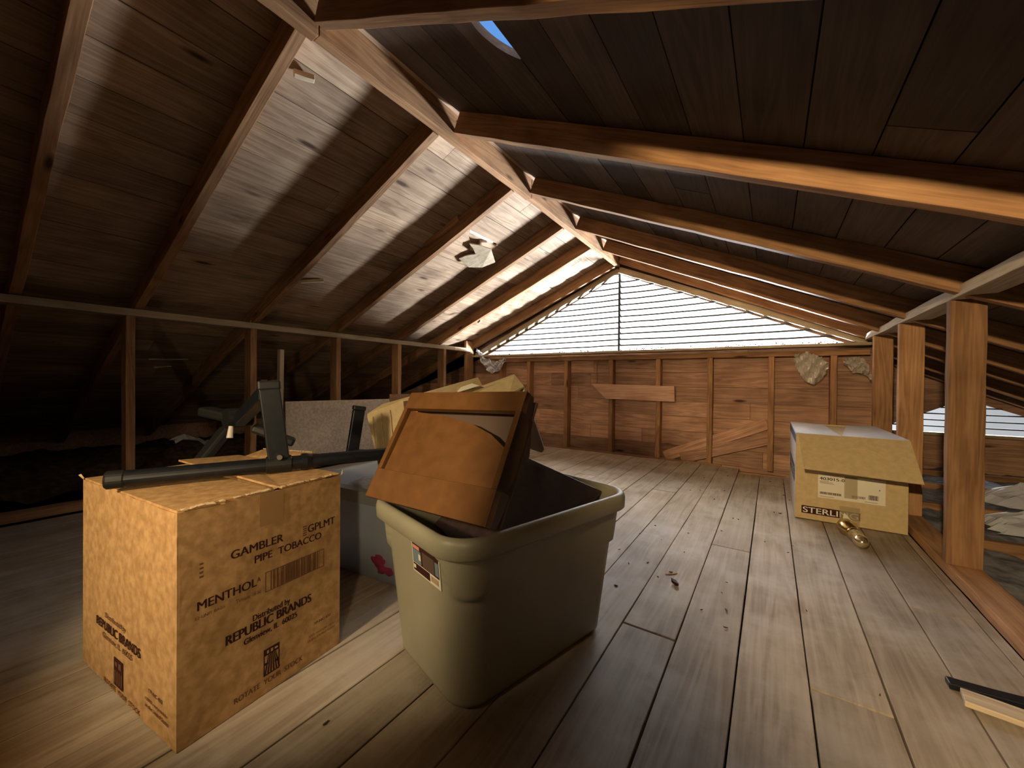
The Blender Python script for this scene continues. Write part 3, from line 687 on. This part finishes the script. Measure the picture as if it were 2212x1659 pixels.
# ------------------------------------------------------------------ translucent storage bin behind the carton
cb = empty('clear_storage_bin', (-1.22, .98, .0)); tag(cb, 'cloudy clear storage bin holding blue and pink cloth, behind the carton', 'storage bin')
def rrect(cx, cy, hx, hy, r, z, rot=0, n=6):
    out = []
    for qx, qy, a0 in ((1, 1, 0), (-1, 1, 90), (-1, -1, 180), (1, -1, 270)):
        for i in range(n+1):
            a = rad(a0+90*i/n); x = qx*(hx-r)+r*math.cos(a); y = qy*(hy-r)+r*math.sin(a)
            out.append(Vector((cx+x*math.cos(rot)-y*math.sin(rot), cy+x*math.sin(rot)+y*math.cos(rot), z)))
    return out
def loft(mb, rings, close0=True, close1=False):
    b = len(mb.v); n = len(rings[0])
    for r in rings: mb.v += [tuple(p) for p in r]
    for i in range(len(rings)-1):
        for k in range(n): mb.f.append((b+i*n+k, b+i*n+(k+1) % n, b+(i+1)*n+(k+1) % n, b+(i+1)*n+k))
    if close0: mb.f.append(tuple(b+k for k in range(n-1, -1, -1)))
    if close1: mb.f.append(tuple(b+(len(rings)-1)*n+k for k in range(n)))
    return mb
cx, cy, cr = -1.225, .985, rad(6)
mb = MB(); loft(mb, [rrect(cx, cy, .225, .175, .03, .002, cr), rrect(cx, cy, .25, .20, .03, .27, cr), rrect(cx, cy, .247, .197, .03, .27, cr), rrect(cx, cy, .222, .172, .03, .006, cr)], True, True)
mb.build('bin_wall', M_clear, cb, smooth=True)
mb = MB(); loft(mb, [rrect(cx, cy, .254, .205, .03, .262, cr), rrect(cx, cy, .262, .212, .03, .262, cr), rrect(cx, cy, .262, .212, .03, .302, cr), rrect(cx, cy, .23, .18, .03, .306, cr), rrect(cx, cy, .225, .175, .03, .298, cr)], True, True)
mb.build('lid', M_lid, cb, bevel=.002)
def blob(nm, c, s, seed, m, lab=None, cat=None, parent=None, amp=.25):
    bm = bmesh.new(); bmesh.ops.create_icosphere(bm, subdivisions=4, radius=1)
    for v in bm.verts:
        f = 1+amp*noise.fractal(v.co*1.6+Vector((seed, 0, 0)), .7, 2, 4); v.co = Vector((v.co.x*s[0]*f+c[0], v.co.y*s[1]*f+c[1], max(v.co.z*s[2]*f+c[2], .008)))
    me = bpy.data.meshes.new(nm); bm.to_mesh(me); bm.free(); me.materials.append(m)
    for p in me.polygons: p.use_smooth = True
    o = bpy.data.objects.new(nm, me); C.objects.link(o)
    if parent: child(o, parent)
    return tag(o, lab, cat)
blob('folded_cloth', (-1.20, 1.00, .10), (.13, .12, .08), 3, M_blue, 'dark blue cloth inside the clear bin', 'cloth')
blob('folded_cloth', (-1.065, .865, .066), (.075, .05, .055), 9, M_red, 'pink red cloth low in the corner of the clear bin', 'cloth')
crumple('plastic_bag', -1.11, .86, .308, .12, .055, .022, 4, M_film, 'clear plastic bag flattened on the grey bin lid', 'plastic bag')
# ------------------------------------------------------------------ khaki tote
N0 = Vector((-.46, .513, 0)); Ld = Vector((.267, .964, 0)).normalized(); Sd = Vector((-.964, .267, 0)).normalized()
LT, ST, HT = .565, .40, .377
tc_ = N0+Ld*LT/2+Sd*ST/2; rotT = math.atan2(Ld.y, Ld.x)
tt = empty('storage_tote', tc_); tag(tt, 'open khaki grey plastic storage tote holding brown drawer pieces, front centre', 'storage tote')
def ring(hl, hs, r, z, mod=None):
    P = rrect(0, 0, hl, hs, r, z, 0, 10); out = []
    # subdivide straight sides so the corner scoops can be shaped
    full = []
    for i in range(len(P)):
        a, b = P[i], P[(i+1) % len(P)]; k = 10 if (a-b).length > .08 else 1
        for q in range(k): full.append(a+(b-a)*q/k)
    for p in full:
        if mod: p = mod(p, hl, hs)
        out.append(Vector((tc_.x+p.x*math.cos(rotT)-p.y*math.sin(rotT), tc_.y+p.x*math.sin(rotT)+p.y*math.cos(rotT), p.z)))
    return out
hb, hsb = .233, .15           # bottom half sizes
ht_, hst = .268, .185         # under the rim
def prof(f): return hb+(ht_-hb)*f, hsb+(hst-hsb)*f
def scoop(z):
    """upper band stands proud of the body; its lower edge dips in a curve round each corner"""
    def m(p, hl, hs):
        cx_, cy_ = hl-abs(p.x), hs-abs(p.y); dcor = math.hypot(cx_/.13, cy_/.055)
        edge = .322-.080*math.exp(-dcor**4)
        k = max(0, min(1, (z-edge)/.008)); k = k*k*(3-2*k)
        s = 1+.028*k; return Vector((p.x*s, p.y*(1+.042*k), p.z))
    return m
zs = [.0, .004, .012]+[.02+.0072*i for i in range(46)]
zs = [z for z in zs if z < .333]
rings = []
for z in zs:
    f = z/.345; hl, hs = prof(f); e = 0
    if z < .012: e = .012-z
    rings.append(ring(hl-e, hs-e, .055+.012*f, z+.001, scoop(z)))
oh, os_ = prof(1.0); oh *= 1.028; os_ *= 1.042
# rim
for dh, z in ((.000, .3345), (.001, .336), (.012, .3365), (.0155, .340), (.0165, .362), (.014, .3725), (.009, .3765), (.003, .3775), (-.003, .375), (-.007, .369)):
    rings.append(ring(oh+dh, os_+dh, .068+dh, z))
# inner wall
for z in (.34, .25, .12, .012):
    f = z/.345; hl, hs = prof(f); rings.append(ring(hl-.0035, hs-.0035, .052+.012*f, z))
mb = MB(); loft(mb, rings, True, True); mb.build('tote_body', M_tote, tt, smooth=True)
# handle lug at the left end
hp = tc_-Ld*.0+Sd*(os_+.012)
mb = MB(); c = tc_+Sd*(os_+.004)-Ld*(oh-.07)
mb.slab([c+ZU*.350, c+Ld*.07+ZU*.350, c+Ld*.06+ZU*.325, c+Ld*.012+ZU*.320], .012); mb.build('handle_lug', M_tote, tt, bevel=.003)
# sticker on the short side nearest the carton
sn = -Ld
so_ = tc_-Ld*(prof(.82)[0]+.0052)+Sd*0
# face slants with the taper
tap = math.atan((ht_-hb)/.345); upv = (ZU*math.cos(tap)-Ld*math.sin(tap)).normalized()
zc = .284
base = tc_-Ld*(prof(zc/.345)[0]+.0012)
st = MB()
def stick(mb, s0, s1, t0, t1, off): mb.obox(base+ZU*zc+(-Sd)*s0+upv*t0-Ld*off, -Sd*(s1-s0), upv*(t1-t0), -Ld*.0003)
w0, w1, h0, h1 = -.118, -.004, -.026, .040
STK = []
def stm(nm, rects, m, off):
    if nm in ('sticker_barcode', 'sticker_print'): rects = [rects]
    else: rects = [[r] for r in rects]
    for rs in rects:
        mb = MB()
        for r in rs: stick(mb, *r, off)
        o = mb.build(nm, m, STK[0] if STK else tt); STK.append(o)
SX, SZ = -.002, -.030
stm('sticker', [(SX, SX+.118, SZ, SZ+.068)], M_white, .0004)
stm('sticker_print', [(SX+.003, SX+.115, SZ+.022, SZ+.065), (SX+.003, SX+.075, SZ+.003, SZ+.020)], M_ink, .0008)
stm('sticker_picture', [(SX+.004, SX+.040, SZ+.024, SZ+.052), (SX+.100, SX+.114, SZ+.026, SZ+.054)], mat('sticker_blue_grey', (.16, .22, .26), .5), .0012)
stm('sticker_picture', [(SX+.047, SX+.097, SZ+.024, SZ+.056)], mat('sticker_brown', (.10, .065, .05), .5), .0012)
stm('sticker_badge', [(SX+.006, SX+.036, SZ+.054, SZ+.062)], mat('sticker_pink', (.62, .28, .20), .5), .0016)
stm('sticker_badge', [(SX+.031, SX+.040, SZ+.033, SZ+.046), (SX+.006, SX+.015, SZ+.009, SZ+.017)], M_white, .0016)
stm('sticker_barcode', [(SX+.080+i*.0045, SX+.0825+i*.0045, SZ+.006, SZ+.018) for i in range(7)], M_tape, .0008)
# ------------------------------------------------------------------ brown drawer standing in the tote
Dx = Vector((.998, -.055, .033)).normalized(); Dn = Vector((.064, .86, -.50)).normalized(); Dy = Dx.cross(Dn)*-1
Dy = Dn.cross(Dx)*-1
if Dy.z < 0: Dy = -Dy
Dx = (Dx-Dn*Dx.dot(Dn)).normalized()
DBL = Vector((-.825, .588, .387)); DW, DHh, DD = .389, .289, .055
dr = empty('drawer', DBL+Dx*DW/2); tag(dr, 'brown wooden drawer tipped up on edge in the khaki tote', 'drawer')
def dbox(mb, x0, x1, y0, y1, z0, z1): mb.obox(DBL+Dx*x0+Dy*y0+Dn*z0, Dx*(x1-x0), Dy*(y1-y0), Dn*(z1-z0)); return mb
# shear: the face's left side leans right, as seen
dbox(MB(), 0, DW, .0, .072, 0, .02).build('front_rail', M_brown, dr, bevel=.0015)
dbox(MB(), 0, DW, DHh-.048, DHh, 0, .02).build('back_rail', M_brown, dr, bevel=.0015)
dbox(MB(), 0, .014, .072, DHh-.048, 0, DD).build('side_rail', M_brown, dr, bevel=.001)
dbox(MB(), DW-.014, DW, .072, DHh-.048, 0, DD).build('side_rail', M_brown, dr, bevel=.001)
dbox(MB(), .0, DW, .006, DHh-.004, .046, .052).build('bottom_panel', M_dtaupe, dr)
mb = MB(); mb.slab([DBL+Dx*x_+Dy*y_+Dn*d_ for x_, y_, d_ in ((.018, .066, .008), (DW-.014, .066, .014), (DW-.014, .155, .020), (.315, .190, .018), (.25, .212, .016), (.16, .228, .014), (.018, .238, .012))], .004, Dn)
mb.build('face_panel', M_brown, dr)
mb = MB()
mb.slab([DBL+Dx*DW+Dy*.003+Dn*.001, DBL+Dx*DW+Dy*DHh+Dn*.001, DBL+Dx*DW+Dy*(DHh+.0)+Dn*.030, DBL+Dx*DW+Dy*(DHh-.12)+Dn*.075, DBL+Dx*DW+Dy*.003+Dn*.035], .004)
mb.build('outer_side', M_dbrown, dr)
# tilted loose inner panel inside the recess
# dark brown panel lying lower in the tote
pa, pb, pc = Vector((-.721, 1.10, .455)), Vector((-.372, 1.075, .352)), Vector((-.53, .74, .325))
mb = MB(); nn = (pb-pa).cross(pc-pa).normalized()
pd = pb+(pc-pa)*.0
pe = pc+Vector((.10, .02, -.075))
mb.slab([Vector((-.742, 1.075, .445)), Vector((-.398, 1.055, .362)), Vector((-.452, .80, .255)), Vector((-.56, .70, .250)), Vector((-.72, .72, .30))], .010)
tag(mb.build('cabinet_panel', M_dbrown, bevel=.001), 'dark brown panel lying slanted inside the tote behind the drawer', 'panel')
# ------------------------------------------------------------------ opened carton behind the drawer
oc = empty('opened_carton', (-1.0, 1.0, .31)); tag(oc, 'opened tan carton with raised flaps leaning behind the brown drawer', 'carton')
def plate(nm, pts, m, t=.006): mb = MB(); mb.slab(pts, t); return mb.build(nm, m, oc, bevel=.0008)
sp = plate('side_panel', [(-1.235, .885, .545), (-1.09, .93, .60), (-1.05, .95, .32), (-1.15, .885, .315), (-1.178, .885, .40)], M_card_y)
mb = MB()
for i in range(3):
    a = Vector((-1.205+.034*i, .8875+.0105*i, .537+.0135*i)); mb.tube([a, a+Vector((.022, .0, -.125))], .0016, 6)
mb.build('corrugation', M_card_in, sp)
plate('flap', [(-1.235, .885, .545), (-1.20, .93, .582), (-.87, 1.08, .683), (-.865, 1.10, .655), (-.93, .96, .625), (-1.09, .93, .60)], M_card_y)
plate('flap', [(-.96, 1.05, .615), (-.733, 1.10, .694), (-.72, 1.09, .694), (-.675, 1.08, .655), (-.70, 1.03, .63), (-.85, .99, .62)], M_card_y)
plate('back_panel', [(-1.20, .96, .56), (-.70, 1.06, .63), (-.70, 1.06, .40), (-1.15, .98, .315)], M_card)
mb = MB(); bs = []
for q in range(7): 
    a = rad(-90+90*q/6); bs.append(Vector((-.632+.014*math.cos(a), 1.06, .462+.014*math.sin(a)-.002)))
pts = [Vector((-.690, 1.085, .655)), Vector((-.684, 1.085, .657))]+list(reversed([p+Vector((.02, .02, -.002)) for p in bs]))+[Vector((-.72, 1.06, .47))]
mb.slab(pts, .008); mb.build('end_panel', M_card_g, oc, bevel=.001)
mb = MB(); mb.slab([(-.925, 1.018, .640), (-.86, 1.035, .662), (-.825, 1.03, .655), (-.90, 1.01, .632)], .002); mb.build('paper_label', M_white, oc)
# ------------------------------------------------------------------ tan box on the right
E0 = Vector((.107, 2.405, .001)); ea = Vector((1, -.0, 0)); eb = Vector((-ea.y, ea.x, 0)); EW, ED, EH = .406, .69, .42
rb_ = empty('shipping_box', E0+ea*EW/2+eb*ED/2); tag(rb_, 'tan shipping box with a drooping front flap and a white label, by the right posts', 'box')
mb = MB(); t = .005
mb.obox(E0, ea*EW, eb*ED, ZU*t); mb.obox(E0, ea*EW, eb*t, ZU*EH); mb.obox(E0+eb*(ED-t), ea*EW, eb*t, ZU*EH)
mb.obox(E0+eb*t+ea*(EW-t), ea*t, eb*(ED-2*t), ZU*EH)
mb.build('carton_body', M_card_y, rb_, bevel=.0015)
mb = MB(); mb.obox(E0+eb*t, ea*t, eb*(ED-2*t), ZU*EH); sdp = mb.build('side_panel', M_card_g, rb_, bevel=.0015)
mb = MB(); n_l = -ea
mb.obox(E0+eb*.004-ea*.0008+ZU*(EH-.045), eb*(ED-.01), ZU*.044, -ea*.0004); mb.obox(E0+eb*.08-ea*.0008+ZU*.165, eb*.52, ZU*.085, -ea*.0004)
mb.build('printed_band', M_inkb, sdp)
lettering(sdp, 'lettering', 'STERLING', E0+eb*ED, -eb, ZU, .12, .58, .185, .232, M_card_g, off=.002)
mb = MB(); T2 = E0+ZU*EH
tl, tr, bl, br = T2, T2+ea*EW, T2+eb*ED, T2+ea*EW+eb*ED
mb.slab([tl+ZU*.001, T2+ea*EW*.46+eb*ED*.16+ZU*-.012, T2+ea*EW*.40+eb*ED*.99-ZU*.002, bl+ZU*.001], .004, ZU)
mb.build('flap', M_card_g, rb_)
mb = MB(); mb.slab([tr+ZU*.001, br+ZU*.001, T2+ea*EW*.68+eb*ED-ZU*.002, T2+ea*EW*.47+eb*ED*.16-ZU*.010], .004, ZU); mb.build('flap', M_card_g, rb_)
mb = MB(); mb.slab([bl-ZU*.012, br-ZU*.012, T2+ea*EW*.47+eb*ED*.14-ZU*.024], .004, ZU); mb.build('flap', M_card_y, rb_)
fl0, fl1 = T2+ea*.008-eb*.002, T2+ea*(EW+.002)-eb*.002
mb = MB(); g0, g1 = E0+ea*.022-eb*.155+ZU*(EH-.145), E0+ea*(EW+.012)-eb*.155+ZU*(EH-.159)
ff = mb.slab([fl0, fl1, g1, g0], .005, -eb-ZU*.5).build('front_flap', M_card_y, rb_, bevel=.001)
fn = (fl1-fl0).cross(g0-fl0).normalized()
if fn.y > 0: fn = -fn
crv = []
for i in range(15):
    a = rad(180-180*i/14*.80); u = .22+.09*math.cos(a); v = .175-.095*math.sin(a)
    p = fl0+(fl1-fl0)*(u/.4)+(g0-fl0)*(v/.24)+fn*.0052; crv.append(p)
MB().tube(crv[2:], .0016, 6).build('crease', M_card_in, ff)
def rdec(nm, rects, m, off=.0008, parent=None):
    mb = MB()
    for s0, s1, q0, q1 in rects: decal(mb, E0, ea, ZU, s0, s1, q0, q1, off=off)
    return mb.build(nm, m, parent or rb_)
lb = rdec('paper_label', [(.0893, .331, .118, .232)], M_white)
lettering(lb, 'lettering', '403015-0', E0, ea, ZU, .0953, .1885, .2055, .2195, M_ink, off=.0018, bold=.0005)
rnd = random.Random(21)
for a_, b_, q0, q1 in ((.0963, .1775, .1365, .1475), (.2146, .262, .1365, .1475), (.273, .3069, .137, .159)):
    s = a_; rects = []
    while s < b_: wv = rnd.choice((.0012, .002, .003)); rects.append((s, min(b_, s+wv), q0, q1)); s += wv+rnd.choice((.0012, .0018))
    rdec('barcode', rects, M_ink, .0014, lb)
for rc in ([(.0953, .13, .199, .2005), (.0953, .145, .194, .1955), (.0953, .15, .189, .1905)], [(.309, .313, .183, .188)], [(.26, .305, .125, .1265)], [(.095, .15, .1245, .126)]): rdec('small_print', rc, M_inkf, .0014, lb)
sb = rdec('brand_panel', [(.0258, .2457, .031, .0685)], M_ink)
lettering(sb, 'lettering', 'STERLING', E0, ea, ZU, .032, .238, .036, .063, M_white, off=.0016, bold=.0006)
rdec('tape_strip', [(.171, .2437, .001, .091)], M_tapec, .0022); rdec('tape_strip', [(.1875, .2346, .131, .233)], M_tapec, .0022)
mb = MB(); nn = -eb
mb.slab([E0+ea*s_+ZU*q_-eb*.0028 for s_, q_ in ((.1825, .004), (.2330, .002), (.228, .022), (.210, .035), (.200, .050), (.188, .061), (.184, .04))], .0004, nn); mb.build('torn_patch', M_white, rb_)
# brassy bulb-like fitting on the floor in front of the tan box
bk = empty('light_bulb', (.30, 2.19, .03)); tag(bk, 'small glass and brass bulb lying on the floor before the tan box', 'light bulb')
b0v, b1v = Vector((.278, 2.30, .042)), Vector((.320, 2.085, .026)); bd = b1v-b0v
def lathe(nm, prof_, m):
    MB().tube([b0v+bd*f for f, r in prof_], [r for f, r in prof_], 20).build(nm, m, bk, smooth=True)
lathe('bulb_glass', [(0, .004), (.04, .018), (.15, .033), (.28, .036), (.42, .026), (.5, .018)], M_brass)
lathe('collar', [(.46, .021), (.50, .026), (.55, .026), (.58, .020)], M_brass)
lathe('screw_base', [(.56, .018), (.60, .026), (.66, .022), (.70, .027), (.77, .022), (.82, .026), (.9, .024), (.98, .016), (1.0, .005)], M_glass)
# ------------------------------------------------------------------ small things
def hang(nm, pts, m, label, cat, seed, n=16, w_=.05):
    """a rag of film draped along a polyline"""
    P_ = [Vector(p) for p in pts]; mb = MB(); vs = []; fs = []; K = 7; segs = []
    for i in range(len(P_)-1):
        for q in range(n): segs.append(P_[i].lerp(P_[i+1], q/n))
    segs.append(P_[-1])
    for i, p in enumerate(segs):
        f = i/(len(segs)-1); ww = w_*(.35+math.sin(math.pi*f))
        for k in range(K):
            g = k/(K-1)-.5; nz = noise.noise_vector(Vector((i*.35+seed, k*.9, seed)))
            vs.append(p+Vector((0, 0, -g*ww))+nz*.016+Vector((0, -.02*math.sin(k*1.7+i*.4), 0)))
    for i in range(len(segs)-1):
        for k in range(K-1): a = i*K+k; fs.append((a, a+1, a+K+1, a+K))
    mb.add(vs, fs); o = mb.build(nm, m); s_ = o.modifiers.new('s', 'SOLIDIFY'); s_.thickness = .0006; return tag(o, label, cat)
hang('plastic_film', [(-2.83, 3.50, 1.03), (-2.72, 3.49, .89), (-2.62, 3.49, .83), (-2.52, 3.49, .84), (-2.42, 3.49, .92)], M_film, 'clear plastic rag hanging under the left corner of the louver', 'plastic film', 2, w_=.10)
hang('foil_film', [(.14, 3.54, .86), (.20, 3.54, .80), (.27, 3.53, .78), (.335, 3.54, .80)], M_foil, 'larger shiny crinkled film scrap hanging under the right louver sill', 'film scrap', 5, w_=.17)
hang('foil_film', [(.42, 3.54, .83), (.47, 3.54, .81), (.53, 3.54, .80), (.57, 3.53, .70)], M_foil, 'smaller shiny film scrap tucked beside the far right post', 'film scrap', 9, w_=.08)
# loose lath on the floor at the lower right
tag(beam('loose_lath', (.455, 1.20, .010), (.345, 1.215, .010), .05, .012, (0, 0, 1), W_pale), 'pale board end lying on the floor at the lower right edge', 'lath')
tag(beam('shadow_strip', (.47, 1.262, .012), (.335, 1.262, .006), .028, .014, (0, 0, 1), M_black), 'thin black strip painting a shadow on the floor at the lower right edge', 'strip')  # dark piece drawn in for the shadow beside the pale board
# thin wire hanging on gable
MB().tube([(-1.36, 3.54, .89), (-1.385, 3.54, .86), (-1.39, 3.54, .78), (-1.388, 3.545, .66)], .003, 6).build('wire', M_inkf)
tag(bpy.data.objects['wire'], 'thin dark wire hanging down the gable wall left of the header board', 'wire')
# crumbs of debris
rnd = random.Random(31); crumb_pts = []
for i in range(58):
    if i < 40: x, y = rnd.uniform(-.5, .1), rnd.uniform(1.0, 3.2)
    else: x, y = rnd.uniform(-.95, .4), rnd.uniform(.35, 2.0)
    v = Vector((x, y, 0))-tc_; 
    if abs(v.dot(Ld)) < .31 and abs(v.dot(Sd)) < .22: continue
    v = Vector((x, y, 0))-A
    if -.03 < v.dot(ad) < BW+.03 and -.03 < v.dot(ae) < BD+.03: continue
    crumb_pts.append((x, y))
def crumb(nm, x, y, s, seed, m, fl_=.5):
    r_ = random.Random(seed); bm = bmesh.new(); bmesh.ops.create_icosphere(bm, subdivisions=1, radius=1)
    a = r_.uniform(0, 3.14); ca, sa = math.cos(a), math.sin(a)
    for v in bm.verts:
        f = r_.uniform(.7, 1.25); px, py = v.co.x*s*1.5*f, v.co.y*s*.6*f
        v.co = Vector((px*ca-py*sa, px*sa+py*ca, (v.co.z+.9)*s*fl_*f))
    me = bpy.data.meshes.new(nm); bm.to_mesh(me); bm.free(); me.materials.append(m)
    o = bpy.data.objects.new(nm, me); C.objects.link(o); o.location = (x, y, .0005); return o
for i, (x, y) in enumerate(crumb_pts):
    tag(crumb('wood_crumb', x, y, rnd.uniform(.0022, .006), i, M_chip), 'tiny dark crumb of debris lying on the floorboards', 'crumb', 'crumbs scattered on the floorboards')
tag(crumb('bark_chunk', -.255, 1.364, .013, 77, M_ink, .8), 'thumb-sized dark brown chunk on the boards right of the tote', 'chunk')
tag(beam('wood_splinter', (-.93+.0, .80, .006), (-.885, .775, .007), .014, .006, (0, 0, 1), W_pale), 'pale wood splinter on the floor between carton and tote', 'splinter')
tag(beam('wood_splinter', (-.30, 1.42, .003), (-.265, 1.45, .003), .004, .003, (0, 0, 1), W_beam), 'thin reddish splinter beside the dark brown chunk', 'splinter')

for p, q, lab in (((-1.40, .70, 1.742), (-1.375, .76, 1.748), 'small white scrap at the top of the nearest full left rafter'),
                  ((-2.50, 1.30, 1.293), (-2.44, 1.42, 1.318), 'pale stick tucked by the foot of the second left rafter'),
                  ((-2.93, 1.19, 1.056), (-2.91, 1.235, 1.056), 'tiny pale block sitting on the left wall plate'),
                  ((-2.36, 2.93, 1.235), (-2.33, 2.93, 1.255), 'white block at the lower end of the bright-edged left rafter')):
    tag(beam('wood_scrap', p, q, .024, .018, (0, 0, 1), W_pale), lab, 'wood scrap')
